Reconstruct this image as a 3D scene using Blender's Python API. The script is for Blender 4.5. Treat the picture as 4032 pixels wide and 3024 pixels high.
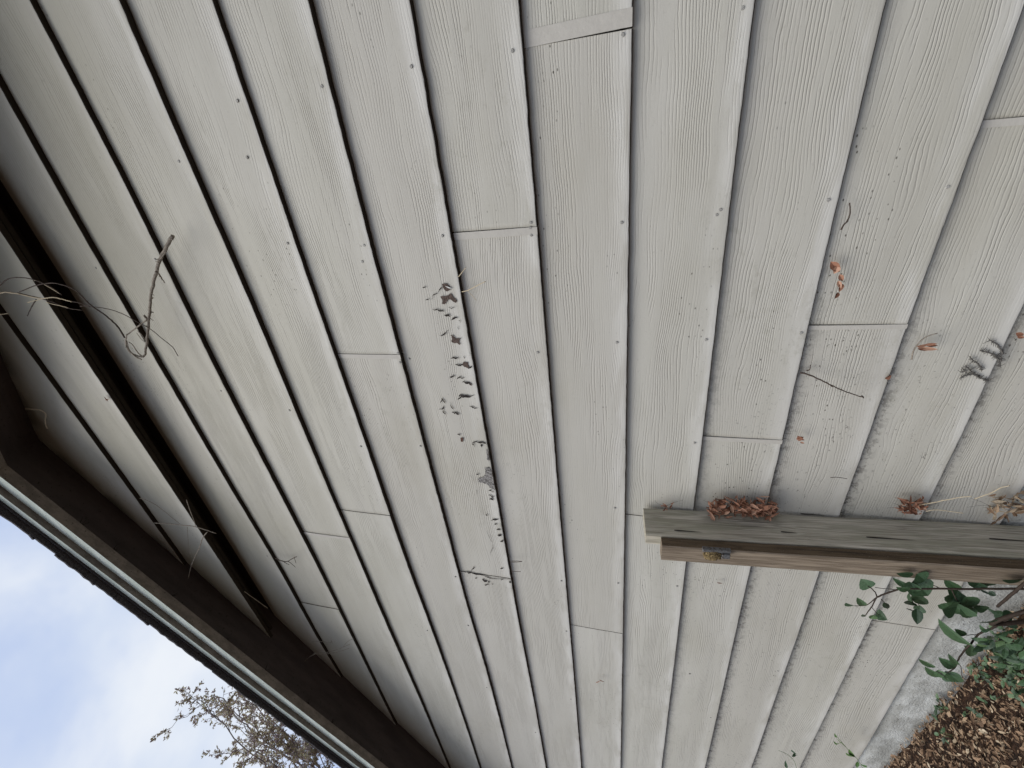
import bpy, bmesh, math, random
from mathutils import Vector, Matrix
R = math.radians
random.seed(7)
for o in list(bpy.data.objects): bpy.data.objects.remove(o)
C = bpy.context.scene.collection
scene = bpy.context.scene

# ---------------------------------------------------------------- camera
F = 1750.0                      # focal length in pixels of the 4032 px wide photograph
BM = ((0.1137, 0.8603, 0.4970), (-0.9778, 0.0083, 0.2094), (0.1760, -0.5098, 0.8421))
def _orth(m):
    a = Vector(m[0]).normalized(); u = Vector(m[1]); u = (u - a*u.dot(a)).normalized(); return a, u, a.cross(u)
AWAY, UPV, INTO = _orth(BM)     # in camera space (right, down, forward)
CAM = Vector((0, -1.0, 1.2))
cam = bpy.data.cameras.new('camera'); co = bpy.data.objects.new('camera', cam); C.objects.link(co)
cam.sensor_width = 36; cam.lens = F/4032*36; cam.clip_start = 0.02; cam.clip_end = 3000
def w_of(v): return Vector((-AWAY.dot(v), INTO.dot(v), UPV.dot(v)))
xr, yu, zb = w_of(Vector((1,0,0))), w_of(Vector((0,-1,0))), w_of(Vector((0,0,-1)))
M = Matrix((xr, yu, zb)).transposed().to_4x4(); M.translation = CAM
co.matrix_world = M
scene.camera = co

def ray(px, py): return w_of(Vector(((px-2016)/F, (py-1512)/F, 1.0)))
def at(px, py, Y=0.0):          # point of the plane y = Y under a pixel of the photograph
    d = ray(px, py); return CAM + d*((Y-CAM.y)/d.y)
def far(px, py, dist): return CAM + ray(px, py).normalized()*dist

# ---------------------------------------------------------------- light
SUN_EL, SUN_AZ = 57, 205        # azimuth measured clockwise from +y
az = R(SUN_AZ); el = R(SUN_EL)
sdir = Vector((math.sin(az)*math.cos(el), math.cos(az)*math.cos(el), math.sin(el)))
sl = bpy.data.lights.new('sun', 'SUN'); sl.energy = 1.75; sl.angle = R(48); sl.color = (1, .95, .86)
so = bpy.data.objects.new('sun', sl); C.objects.link(so)
so.rotation_euler = sdir.to_track_quat('Z', 'Y').to_euler()

def mth(nt, op, a, b=None, c=None, clamp=False):
    n = nt.nodes.new('ShaderNodeMath'); n.operation = op; n.use_clamp = clamp
    for i, v in enumerate((a, b, c)):
        if v is None: continue
        if isinstance(v, (int, float)): n.inputs[i].default_value = v
        else: nt.links.new(v, n.inputs[i])
    return n.outputs[0]
def noise(nt, vec, scale, detail=3, rough=.55, dist=0):
    n = nt.nodes.new('ShaderNodeTexNoise'); n.inputs['Scale'].default_value = scale; n.inputs['Detail'].default_value = detail
    n.inputs['Roughness'].default_value = rough; n.inputs['Distortion'].default_value = dist
    nt.links.new(vec, n.inputs['Vector']); return n.outputs['Fac']
def mapr(nt, v, a, b, c=0, d=1):
    n = nt.nodes.new('ShaderNodeMapRange'); n.interpolation_type = 'SMOOTHSTEP'
    nt.links.new(v, n.inputs[0])
    for i, x in enumerate((a, b, c, d)): n.inputs[i+1].default_value = x
    return n.outputs[0]
def mixc(nt, f, a, b, mode='MIX'):
    n = nt.nodes.new('ShaderNodeMix'); n.data_type = 'RGBA'; n.blend_type = mode
    for i, v in ((0, f), (6, a), (7, b)):
        if isinstance(v, (int, float)): n.inputs[i].default_value = v
        elif isinstance(v, tuple): n.inputs[i].default_value = (*v, 1)
        else: nt.links.new(v, n.inputs[i])
    return n.outputs[2]
def scalev(nt, vec, s, loc=(0,0,0)):
    n = nt.nodes.new('ShaderNodeMapping'); n.inputs['Scale'].default_value = s; n.inputs['Location'].default_value = loc
    nt.links.new(vec, n.inputs[0]); return n.outputs[0]

w = bpy.data.worlds.new('World'); scene.world = w; w.use_nodes = True; nt = w.node_tree
bg = nt.nodes['Background']; bg.inputs[1].default_value = 0.1
sky = nt.nodes.new('ShaderNodeTexSky'); sky.sky_type = 'NISHITA'; sky.sun_disc = False
sky.sun_elevation = el; sky.sun_rotation = az; sky.dust_density = 2.5
tc = nt.nodes.new('ShaderNodeTexCoord')
vv = scalev(nt, tc.outputs['Generated'], (1, 1, 1.6), (3.1, .4, 1.7))
n1 = noise(nt, vv, 2.3, 5, .52, .35)
cl = mapr(nt, n1, .36, .66)
n2 = noise(nt, vv, 6.0, 4, .5)
cloudc = mixc(nt, mapr(nt, n2, .3, .7), (4.9, 5.45, 6.4), (6.0, 6.3, 6.75))
blue = mixc(nt, .82, sky.outputs[0], (4.0, 4.8, 6.6))
nt.links.new(mixc(nt, cl, blue, cloudc), bg.inputs[0])
scene.view_settings.view_transform = 'Standard'; scene.view_settings.look = 'None'
scene.view_settings.exposure = 0.5; scene.view_settings.gamma = 1

# ---------------------------------------------------------------- materials
def mat(name, fn, rough=.8, spec=.3):
    m = bpy.data.materials.new(name); m.use_nodes = True; nt = m.node_tree
    b = nt.nodes['Principled BSDF']; b.inputs['Roughness'].default_value = rough
    b.inputs['Specular IOR Level'].default_value = spec
    tc = nt.nodes.new('ShaderNodeTexCoord')
    col, h, dist = fn(nt, tc)
    if isinstance(col, tuple): b.inputs['Base Color'].default_value = (*col, 1)
    else: nt.links.new(col, b.inputs['Base Color'])
    if h is not None:
        bp = nt.nodes.new('ShaderNodeBump'); bp.inputs['Distance'].default_value = dist; bp.inputs['Strength'].default_value = 1
        nt.links.new(h, bp.inputs['Height']); nt.links.new(bp.outputs[0], b.inputs['Normal'])
    return m
def offs(nt, tc):               # object coordinates shifted by each object's own random number
    oi = nt.nodes.new('ShaderNodeObjectInfo'); v = nt.nodes.new('ShaderNodeVectorMath'); v.operation = 'MULTIPLY_ADD'
    cb = nt.nodes.new('ShaderNodeCombineXYZ')
    for i in range(3): nt.links.new(oi.outputs['Random'], cb.inputs[i])
    nt.links.new(cb.outputs[0], v.inputs[0]); v.inputs[1].default_value = (37, 11, 0)
    nt.links.new(tc.outputs['Object'], v.inputs[2]); return v.outputs[0], oi.outputs['Random']
def f_siding(nt, tc):
    P, rnd = offs(nt, tc)
    sx = nt.nodes.new('ShaderNodeSeparateXYZ'); nt.links.new(P, sx.inputs[0]); z = sx.outputs[2]
    uv = nt.nodes.new('ShaderNodeSeparateXYZ'); nt.links.new(tc.outputs['UV'], uv.inputs[0]); v = uv.outputs[1]
    w1 = noise(nt, scalev(nt, P, (1.7, 1, 5)), 1, 2, .5)
    w2 = noise(nt, scalev(nt, P, (22, 1, 45)), 1, 3, .6)
    ph = mth(nt, 'MULTIPLY_ADD', z, 1080, mth(nt, 'MULTIPLY_ADD', w1, 105, mth(nt, 'MULTIPLY', w2, 6)))
    rid = mth(nt, 'POWER', mth(nt, 'MULTIPLY_ADD', mth(nt, 'SINE', ph), .5, .5), 4)
    brk = mapr(nt, noise(nt, scalev(nt, P, (4.5, 1, 70)), 1, 2), .36, .54)
    zone = mapr(nt, noise(nt, scalev(nt, P, (1.6, 1, 9)), 1.3, 2), .34, .58, .25, 1)
    grain = mth(nt, 'MULTIPLY', mth(nt, 'MULTIPLY', mth(nt, 'MULTIPLY', rid, brk), zone), mth(nt, 'MULTIPLY', mapr(nt, v, .03, .22, .3, 1), mapr(nt, v, .8, .95, 1, .35)))
    fine = noise(nt, scalev(nt, P, (60, 60, 260)), 1, 3, .6)
    micro = noise(nt, P, 420, 2, .6)
    h = mth(nt, 'SUBTRACT', mth(nt, 'MULTIPLY_ADD', fine, .35, mth(nt, 'MULTIPLY', micro, .22)), grain)
    # paint colour
    base = mixc(nt, mapr(nt, noise(nt, scalev(nt, P, (1, 1, 3)), 1.7, 4), .3, .7), (.468, .452, .388), (.545, .528, .468))
    base = mixc(nt, mth(nt, 'MULTIPLY', rnd, .6), base, (.46, .435, .385))
    base = mixc(nt, mth(nt, 'MULTIPLY', grain, .26), base, (.22, .20, .17))
    base = mixc(nt, mth(nt, 'MULTIPLY', mapr(nt, micro, .5, .75), .12), base, (.3, .3, .28))
    # mildew dots
    vo = nt.nodes.new('ShaderNodeTexVoronoi'); nt.links.new(scalev(nt, P, (75, 75, 130)), vo.inputs['Vector'])
    vo.inputs['Scale'].default_value = 1
    sel = nt.nodes.new('ShaderNodeSeparateXYZ'); nt.links.new(vo.outputs['Color'], sel.inputs[0])
    dots = mth(nt, 'MULTIPLY', mapr(nt, vo.outputs['Distance'], .12, .24, 1, 0), mapr(nt, sel.outputs[0], .62, .66))
    patch = mth(nt, 'MULTIPLY', mapr(nt, noise(nt, scalev(nt, P, (1.7, 1, 6)), 1.1, 3, .6), .54, .64), mapr(nt, v, .15, .05, 1, .6))
    base = mixc(nt, mth(nt, 'MULTIPLY', dots, patch), base, (.07, .065, .05))
    # cobweb dirt tucked below the laps of the low courses
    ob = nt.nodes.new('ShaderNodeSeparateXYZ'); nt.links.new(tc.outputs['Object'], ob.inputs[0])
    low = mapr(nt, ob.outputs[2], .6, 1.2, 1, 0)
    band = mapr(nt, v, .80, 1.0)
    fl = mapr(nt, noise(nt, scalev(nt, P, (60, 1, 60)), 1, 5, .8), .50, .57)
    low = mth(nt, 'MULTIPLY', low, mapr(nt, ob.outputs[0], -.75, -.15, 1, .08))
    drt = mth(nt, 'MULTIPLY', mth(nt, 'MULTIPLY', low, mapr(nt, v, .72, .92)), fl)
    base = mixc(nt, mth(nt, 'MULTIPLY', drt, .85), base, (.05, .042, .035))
    top_band = mth(nt, 'MULTIPLY', mth(nt, 'MULTIPLY', band, low), mapr(nt, noise(nt, scalev(nt, P, (5, 1, 30)), 1, 3),   .35, .65, .2, .7))  # broad band, darker towards the top of the low boards
    base = mixc(nt, top_band, base, (.17, .15, .13))
    spk = mapr(nt, noise(nt, scalev(nt, P, (110, 1, 150)), 1, 3, .7), .62, .70)
    base = mixc(nt, mth(nt, 'MULTIPLY', mth(nt, 'MULTIPLY', spk, mapr(nt, low, 0, 1, .18, 1)), .7), base, (.09, .08, .07))
    # paint laid on thicker and paler towards the lower edge, algae film in clouds
    edge = mth(nt, 'MULTIPLY', mapr(nt, v, .0, .26, .75, 0), mapr(nt, noise(nt, scalev(nt, P, (6, 1, 30)), 1, 3), .35, .6))
    base = mixc(nt, edge, base, (.66, .645, .60))
    fade = mapr(nt, noise(nt, scalev(nt, P, (.9, 1, 22)), 1, 4, .6), .35, .7)
    base = mixc(nt, mth(nt, 'MULTIPLY', fade, .3), base, (.42, .40, .36))
    alg = mth(nt, 'MULTIPLY', mapr(nt, noise(nt, scalev(nt, P, (26, 1, 34)), 1, 5, .75), .53, .68), mapr(nt, noise(nt, scalev(nt, tc.outputs['Object'], (1.3, 1, 2)), 1.2, 3), .47, .62))
    base = mixc(nt, mth(nt, 'MULTIPLY', alg, .28), base, (.26, .25, .19))
    # soiled streaks
    soil = mapr(nt, noise(nt, scalev(nt, tc.outputs['Object'], (1.1, 1, 2.3), (2, 0, 5)), 1.4, 4, .6), .5, .75)
    base = mixc(nt, mth(nt, 'MULTIPLY', soil, .42), base, (.38, .355, .285))
    up = mapr(nt, ob.outputs[2], 1.7, 2.7); base = mixc(nt, mth(nt, 'MULTIPLY', up, mapr(nt, noise(nt, scalev(nt, P, (2, 1, 5)), 1, 4), .3, .7, .3, .7)), base, (.36, .34, .255))  # upper boards yellowish and dimmer, shade towards the eave put into the colour
    return base, h, .0006
def f_bare(nt, tc):
    P = tc.outputs['Object']
    n = noise(nt, scalev(nt, P, (120, 1, 260)), 1, 4, .7)
    return mixc(nt, mapr(nt, n, .3, .7), (.05, .035, .028), (.15, .11, .092)), n, .002
def f_grey(nt, tc):
    n = noise(nt, tc.outputs['Object'], 160, 5, .75)
    return mixc(nt, mapr(nt, n, .35, .65), (.07, .065, .06), (.40, .38, .36)), n, .004
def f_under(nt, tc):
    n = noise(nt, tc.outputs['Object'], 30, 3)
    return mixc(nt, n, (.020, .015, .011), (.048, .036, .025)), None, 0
def f_soffit(nt, tc):
    P = tc.outputs['Object']; n = noise(nt, scalev(nt, P, (3, 18, 3)), 1, 5, .6); m = noise(nt, P, 90, 3, .7)
    c = mixc(nt, mapr(nt, n, .3, .7), (.055, .045, .044), (.095, .078, .074))
    return mixc(nt, mapr(nt, m, .62, .7), c, (.03, .025, .02)), m, .001
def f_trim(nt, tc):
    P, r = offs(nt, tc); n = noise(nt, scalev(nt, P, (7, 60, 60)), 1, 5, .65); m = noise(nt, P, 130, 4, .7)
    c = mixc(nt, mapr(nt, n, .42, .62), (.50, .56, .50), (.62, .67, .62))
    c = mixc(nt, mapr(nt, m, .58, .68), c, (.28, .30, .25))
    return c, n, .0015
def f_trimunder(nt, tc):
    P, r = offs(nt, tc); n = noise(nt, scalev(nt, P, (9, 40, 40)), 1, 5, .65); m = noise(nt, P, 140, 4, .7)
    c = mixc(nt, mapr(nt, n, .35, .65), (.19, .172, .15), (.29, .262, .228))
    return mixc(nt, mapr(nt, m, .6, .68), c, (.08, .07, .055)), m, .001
def f_shingle(nt, tc):
    P = tc.outputs['Object']; n = noise(nt, P, 300, 2, .7); m = noise(nt, P, 9, 3)
    return mixc(nt, mapr(nt, n, .3, .7), (.030, .030, .036), mixc(nt, m, (.09, .085, .095), (.14, .125, .12))), n, .002
def wood(c1, c2, c3, green=None):
    def f(nt, tc):
        P, r = offs(nt, tc)
        w1 = noise(nt, scalev(nt, P, (22, 22, 1.5)), 1, 3, .6)
        rg = noise(nt, scalev(nt, P, (170, 170, 5)), 1, 4, .65, .4)
        s = mth(nt, 'MULTIPLY_ADD', mth(nt, 'SINE', mth(nt, 'MULTIPLY', w1, 70)), .5, .5)
        c = mixc(nt, mapr(nt, rg, .32, .68), c1, c2)
        c = mixc(nt, mth(nt, 'MULTIPLY', mth(nt, 'POWER', s, 3), .5), c, c3)
        cr = mapr(nt, noise(nt, scalev(nt, P, (120, 120, 3)), 1, 2, .5), .66, .72)
        c = mixc(nt, mth(nt, 'MULTIPLY', cr, .55), c, (.03, .024, .018))
        if green:
            g = mapr(nt, noise(nt, scalev(nt, P, (30, 30, 6)), 1, 4, .6), .42, .66)
            c = mixc(nt, mth(nt, 'MULTIPLY', g, .65), c, green)
        sp = mapr(nt, noise(nt, P, 330, 3, .7), .62, .7)
        c = mixc(nt, mth(nt, 'MULTIPLY', sp, .35), c, (.4, .38, .32))
        return c, mth(nt, 'ADD', rg, mth(nt, 'MULTIPLY', s, .3)), .002
    return f
def f_concrete(nt, tc):
    P = tc.outputs['Object']; n = noise(nt, P, 6, 6, .65); m = noise(nt, P, 130, 4, .7)
    c = mixc(nt, mapr(nt, n, .35, .65), (.35, .345, .315), (.58, .585, .555))
    ob = nt.nodes.new('ShaderNodeSeparateXYZ'); nt.links.new(P, ob.inputs[0])
    c = mixc(nt, mth(nt, 'MULTIPLY', mapr(nt, noise(nt, scalev(nt, P, (3, 1, 9)), 3, 4), .45, .65), .5), c, (.24, .235, .21))
    return mixc(nt, mapr(nt, m, .58, .7), c, (.16, .155, .14)), mth(nt, 'ADD', m, n), .006
def f_soil(nt, tc):
    P = tc.outputs['Object']; n = noise(nt, P, 60, 6, .75); m = noise(nt, P, .8, 4)
    c = mixc(nt, mapr(nt, n, .35, .68), (.022, .014, .010), (.14, .075, .045))
    return mixc(nt, mapr(nt, m, .5, .7, 0, .5), c, (.06, .07, .03)), n, .03
def vcol(palette, rough_noise=200, bump=.001):
    def f(nt, tc):
        a = nt.nodes.new('ShaderNodeAttribute'); a.attribute_name = 'tone'
        rp = nt.nodes.new('ShaderNodeValToRGB'); cr = rp.color_ramp
        cr.elements[0].color = (*palette[0], 1); cr.elements[1].color = (*palette[-1], 1)
        for i, c in enumerate(palette[1:-1]):
            e = cr.elements.new((i+1)/(len(palette)-1)); e.color = (*c, 1)
        nt.links.new(a.outputs['Fac'], rp.inputs[0])
        n = noise(nt, tc.outputs['Object'], rough_noise, 3, .6)
        return mixc(nt, mth(nt, 'MULTIPLY', n, .5), rp.outputs[0], tuple(x*.45 for x in palette[0])), n, bump
    return f
def f_metal(nt, tc):
    n = noise(nt, tc.outputs['Object'], 190, 4, .7)
    return mixc(nt, mapr(nt, n, .5, .62), (.12, .12, .12), (.045, .03, .02)), n, .001
def f_crust(nt, tc):
    n = noise(nt, tc.outputs['Object'], 260, 4, .7)
    return mixc(nt, mapr(nt, n, .35, .65), (.07, .045, .02), (.34, .25, .12)), n, .004
def plain(c, k=.6, s=120):
    def f(nt, tc):
        n = noise(nt, tc.outputs['Object'], s, 4, .65)
        return mixc(nt, mapr(nt, n, .3, .7), tuple(x*k for x in c), c), n, .0008
    return f
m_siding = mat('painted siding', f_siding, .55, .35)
m_strip = mat('smooth painted strip', plain((.50, .475, .425), .93, 60), .6)
m_under = mat('bare drip edge with painted shade', f_under, .9)  # bare board; shade under laps and in the gap painted in
m_bare = mat('bare fibre under flaked paint', f_bare, .9)
m_greyfib = mat('weathered grey fibre', f_grey, .95)
m_crack = mat('crack', plain((.035, .028, .024)), .95)
m_flake = mat('lifted paint flake', plain((.66, .66, .62), .85), .5)
m_nail = mat('painted nail head', plain((.44, .425, .39), .6, 400), .5)
m_soffit = mat('brown soffit', f_soffit, .75)
m_trim = mat('pale weathered trim paint', f_trim, .7)
m_trimu = mat('brown grey underside of trim', f_trimunder, .85)  # browner and darker than the trim faces
m_shingle = mat('asphalt shingle', f_shingle, .95)
m_post = mat('grey weathered board', wood((.37, .335, .26), (.56, .51, .415), (.20, .18, .135), (.32, .31, .225)), .85)
m_post2 = mat('brown weathered board', wood((.175, .135, .095), (.30, .24, .175), (.11, .08, .055)), .85)
m_post3 = mat('brown board darkened for shaded side', wood((.085, .058, .034), (.135, .095, .058), (.05, .035, .02)), .9)  # darker brown wood: shade on the batten's +x side put into the colour
m_conc = mat('concrete', f_concrete, .95)
m_soil = mat('soil', f_soil, 1)
m_litter = mat('dead leaf', vcol([(.06, .038, .024), (.22, .135, .08), (.40, .26, .16), (.50, .38, .25), (.75, .63, .46)]), .75)
m_rust = mat('rust red leaf', vcol([(.10, .045, .028), (.27, .12, .07), (.44, .22, .14), (.58, .36, .25)]), .7)
m_leaf = mat('green leaf', vcol([(.022, .048, .022), (.05, .10, .045), (.085, .16, .07), (.15, .24, .10)], 140, .002), .45, .4)
m_weed = mat('light green leaf', vcol([(.04, .09, .025), (.10, .20, .05), (.20, .30, .10)]), .6)
m_stem = mat('dark stem', plain((.05, .034, .024)), .8)
m_twig = mat('dry grey twig', plain((.36, .31, .25), .45, 160), .85)
m_twigd = mat('dark twig', plain((.10, .075, .06), .5, 160), .85)
m_straw = mat('straw', plain((.60, .50, .34), .75), .7)
m_web = mat('grey web and root threads', plain((.16, .15, .135), .5, 200), 1)
m_metal = mat('metal', f_metal, .5, .5); m_metal.node_tree.nodes['Principled BSDF'].inputs['Metallic'].default_value = .15
m_crust = mat('mud crust', f_crust, .95)
m_treeleaf = mat('tree leaf', vcol([(.45, .34, .38), (.56, .46, .42), (.62, .58, .33), (.80, .75, .40)]), .7)
m_bark = mat('bark', plain((.30, .26, .25)), .9)

# ---------------------------------------------------------------- helpers
def link(name, bm, m, parent=None, smooth=False):
    me = bpy.data.meshes.new(name); bm.to_mesh(me); bm.free()
    for mm in (m if isinstance(m, (list, tuple)) else [m]): me.materials.append(mm)
    if smooth:
        for p in me.polygons: p.use_smooth = True
    o = bpy.data.objects.new(name, me); C.objects.link(o)
    if parent:
        o.parent = parent; o.matrix_parent_inverse = Matrix.Translation(-parent.location)
    return o
def tag(o, label=None, cat=None, group=None, kind=None):
    for k, v in (('label', label), ('category', cat), ('group', group), ('kind', kind)):
        if v: o[k] = v
    return o
def thing(name, loc, label, cat, group=None):
    o = bpy.data.objects.new(name, None); C.objects.link(o); o.location = loc; o.empty_display_size = .05
    return tag(o, label, cat, group)
def box(bm, x0, x1, y0, y1, z0, z1, mi=0):
    v = [bm.verts.new((x, y, z)) for x in (x0, x1) for y in (y0, y1) for z in (z0, z1)]
    for f in ((0,1,3,2), (4,6,7,5), (0,4,5,1), (2,3,7,6), (0,2,6,4), (1,5,7,3)):
        fc = bm.faces.new([v[i] for i in f]); fc.material_index = mi
    return v
def tube(bm, pts, r0, r1=None, n=6, mi=0):
    pts = [Vector(p) for p in pts]; r1 = r0 if r1 is None else r1; rings = []
    for i, p in enumerate(pts):
        d = (pts[min(i+1, len(pts)-1)] - pts[max(i-1, 0)]).normalized()
        a = d.orthogonal().normalized() if i == 0 else (a - d*a.dot(d)).normalized()
        b = d.cross(a); r = r0 + (r1-r0)*i/max(1, len(pts)-1)
        rings.append([bm.verts.new(p + (a*math.cos(t*2*math.pi/n) + b*math.sin(t*2*math.pi/n))*r) for t in range(n)])
    for q, s in zip(rings, rings[1:]):
        for t in range(n):
            f = bm.faces.new((q[t], q[(t+1) % n], s[(t+1) % n], s[t])); f.material_index = mi; f.smooth = True
    for rg in (rings[0][::-1], rings[-1]): bm.faces.new(rg).material_index = mi
def smooth_path(pts, k=4, jit=0):
    pts = [Vector(p) for p in pts]; out = []
    for i in range(len(pts)-1):
        p0, p1, p2, p3 = pts[max(i-1, 0)], pts[i], pts[i+1], pts[min(i+2, len(pts)-1)]
        for j in range(k):
            t = j/k; q = .5*((2*p1) + (p2-p0)*t + (2*p0-5*p1+4*p2-p3)*t*t + (3*p1-p0-3*p2+p3)*t**3)
            if jit and (i or j): q += Vector([random.uniform(-jit, jit) for _ in range(3)])
            out.append(q)
    out.append(pts[-1]); return out
def leaf(bm, base, tip, wid, nrm, tone, fold=.25, curl=.15, n=5, lay=None, serr=0.0, mi=0, thick=0):
    base, tip = Vector(base), Vector(tip); d = tip-base; L = d.length
    if L < 1e-6: return
    d /= L; nrm = Vector(nrm); s = d.cross(nrm)
    if s.length < 1e-4: s = d.orthogonal()
    s.normalize(); up = s.cross(d)
    prof = [0] + [math.sin(math.pi*((i/n)**.72))**.8*(1-.10*(i % 2)*serr) for i in range(1, n)] + [0]
    mid, lf, rt = [], [], []
    for i in range(n+1):
        t = i/n; c = base + d*L*t - up*curl*L*t*t
        wv = prof[i]*wid/2
        mid.append(bm.verts.new(c))
        if 0 < i < n:
            lf.append(bm.verts.new(c + s*wv + up*wv*fold)); rt.append(bm.verts.new(c - s*wv + up*wv*fold))
    fs = []
    for A in (lf, rt):
        fs.append(bm.faces.new((mid[0], mid[1], A[0])))
        for i in range(len(A)-1): fs.append(bm.faces.new((mid[i+1], mid[i+2], A[i+1], A[i])))
        fs.append(bm.faces.new((mid[n-1], mid[n], A[-1])))
    for f in fs:
        f.material_index = mi
        if lay:
            for lp in f.loops: lp[lay] = (tone, tone, tone, 1)
def tonelayer(bm): return bm.loops.layers.float_color.new('tone')
def hsh(a, b=0, c=0):
    v = math.sin(a*127.1 + b*311.7 + c*74.7)*43758.5453; return v - math.floor(v)
def vn(x, s):                    # 1-D smooth value noise
    i = math.floor(x); f = x-i; f = f*f*(3-2*f); return hsh(i, s)*(1-f) + hsh(i+1, s)*f

# ---------------------------------------------------------------- house geometry
PX, PZ, SL = -0.77, 3.20, 0.415          # gable peak and roof pitch
def zs(x): return PZ - SL*abs(x-PX)      # underside of the roof deck
XL, XR = -4.6, 3.1
GY = -0.065                              # front of the projecting gable
LAP = {
'a':[(0,329),(338,950),(550,1304),(937,1974),(1076,2195),(1266,2543),(1392,2745)],
'b':[(114,0),(190,136),(266,272),(354,452),(475,690),(550,835),(658,1050),(760,1280),(949,1646),(1133,2000),(1266,2259),(1401,2537),(1477,2689),(1540,2822),(1635,2987)],
'c':[(472,0),(550,183),(608,316),(683,494),(760,671),(823,816),(930,1050),(1313,1974),(1382,2126),(1502,2411),(1578,2582),(1654,2752),(1768,3024)],
'd':[(839,0),(1196,1050),(1521,1974),(1572,2139),(1654,2354),(1743,2594),(1825,2828),(1889,3024)],
'e':[(1218,0),(1300,285),(1338,538),(1382,665),(1427,835),(1484,1050),(1730,1974),(1781,2164),(1844,2404),(1908,2607),(1964,2816),(2015,3024)],
'f':[(1616,0),(1680,380),(1711,570),(1787,949),(1797,1050),(1961,1974),(2009,2259),(2059,2531),(2104,2759),(2151,3024)],
'g':[(2047,0),(2072,380),(2097,633),(2116,899),(2129,1050),(2202,1974),(2237,2385),(2262,2670),(2290,3024)],
'h':[(2494,0),(2484,443),(2480,823),(2476,1050),(2463,1974),(2458,2290),(2445,3024)],
'i':[(2974,0),(2958,158),(2929,380),(2904,601),(2869,823),(2850,1050),(2736,1994),(2702,2214),(2670,2512),(2642,2733),(2607,3024)],
'j':[(3493,0),(3455,171),(3404,392),(3341,633),(3297,791),(3240,1050),(3202,1216),(3138,1507),(3088,1709),(3034,1950),(2958,2221),(2910,2449),(2853,2695),(2778,3024)],
'k':[(4032,25),(3967,240),(3885,475),(3803,658),(3740,816),(3657,1050),(3607,1190),(3562,1311),(3486,1539),(3391,1804),(3322,1994),(3233,2233),(3176,2417),(3075,2689),(3012,2879),(2961,3024)],
'l':[(4032,1190),(3942,1406),(3872,1532),(3771,1754),(3670,1962),(3524,2246),(3436,2449),(3347,2626),(3265,2797),(3164,2999)],
'm':[(3803,2278),(3727,2417),(3670,2512),(3581,2651),(3480,2828),(3391,2980)]}
lapfn = {}
for k, pts in LAP.items():
    q = sorted((at(*p).x, at(*p).z) for p in pts)
    mean = sum(z for x, z in q)/len(q)
    def fn(x, q=q, mean=mean):
        def raw(t):
            if t <= q[0][0]: return q[0][1] + (mean-q[0][1])*min(1, (q[0][0]-t)/.6)
            if t >= q[-1][0]: return q[-1][1] + (mean-q[-1][1])*min(1, (t-q[-1][0])/.6)
            for (x0, z0), (x1, z1) in zip(q, q[1:]):
                if t <= x1: return z0 + (z1-z0)*(t-x0)/(x1-x0+1e-9)
        return sum(raw(x+d)*g for d, g in ((-.3,.06),(-.2,.12),(-.1,.2),(0,.24),(.1,.2),(.2,.12),(.3,.06)))
    lapfn[k] = fn
TH = 0.015
house = thing('house', (0, .1, 0), 'pale grey clapboard house wall with a projecting gable and brown eave', 'house')

def xs_range(x0, x1):
    out = [x0]; x = x0
    while x < x1 - 1e-6:
        st = .012 if -3.6 < x < .9 else .12
        x = min(x+st, x1); out.append(x)
    return out
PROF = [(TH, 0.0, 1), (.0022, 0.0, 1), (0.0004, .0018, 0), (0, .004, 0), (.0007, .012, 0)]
def board(x0, x1, bot, top, seed, yo=0, label=None, chip=1.0, lim=True):
    """one clapboard, x0..x1; bot(x), top(x): visible lower edge and the lower edge of the board above"""
    bm = bmesh.new(); uvl = bm.loops.layers.uv.new('UVMap'); cols = []
    for x in xs_range(x0, x1):
        zb = bot(x); zt = top(x) + .012; zr = zs(x) + .012 if lim else 99
        if zb > zr - .002: cols.append(None); continue
        e = (vn(x*38, seed)-.5)*.0010*chip + (vn(x*170, seed+3)-.5)*.0010*chip
        bow = (vn(x*1.7, seed+9)-.5)*.004
        ex = zt - zb; col = []
        pr = [(y, z + (e if z < .003 else 0), m) for y, z, m in PROF] + [(TH*t*1.05+.0007*(1-t) - .0012*math.sin(math.pi*t), ex*t, 0) for t in (.2, .4, .6, .8, 1)]
        for y, z, m in pr:
            zz = min(zb+z, zr); col.append((bm.verts.new((x, yo+y+bow*.5, zz)), (x, z/ex)))
        cols.append(col)
    for a, b in zip(cols, cols[1:]):
        if not a or not b: continue
        for i in range(len(a)-1):
            try: f = bm.faces.new((a[i][0], b[i][0], b[i+1][0], a[i+1][0]))
            except ValueError: continue
            for lp, uv in zip(f.loops, (a[i][1], b[i][1], b[i+1][1], a[i+1][1])): lp[uvl].uv = uv
            f.material_index = 1 if i <= 1 else 0; f.smooth = i > 1  # underside and drip bevel carry the painted lap shade
    ends = [c for c in cols if c]
    if len(ends) < 2: bm.free(); return None
    for c in (ends[0], ends[-1]):           # end grain: close the cut back to the sheathing
        x = c[0][0].co.x; b0 = bm.verts.new((x, yo+TH+.006, c[0][0].co.z)); b1 = bm.verts.new((x, yo+TH+.006, c[-1][0].co.z))
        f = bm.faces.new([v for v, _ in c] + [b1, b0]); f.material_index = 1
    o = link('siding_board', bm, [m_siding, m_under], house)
    if label: o['label'] = label
    return o

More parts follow.
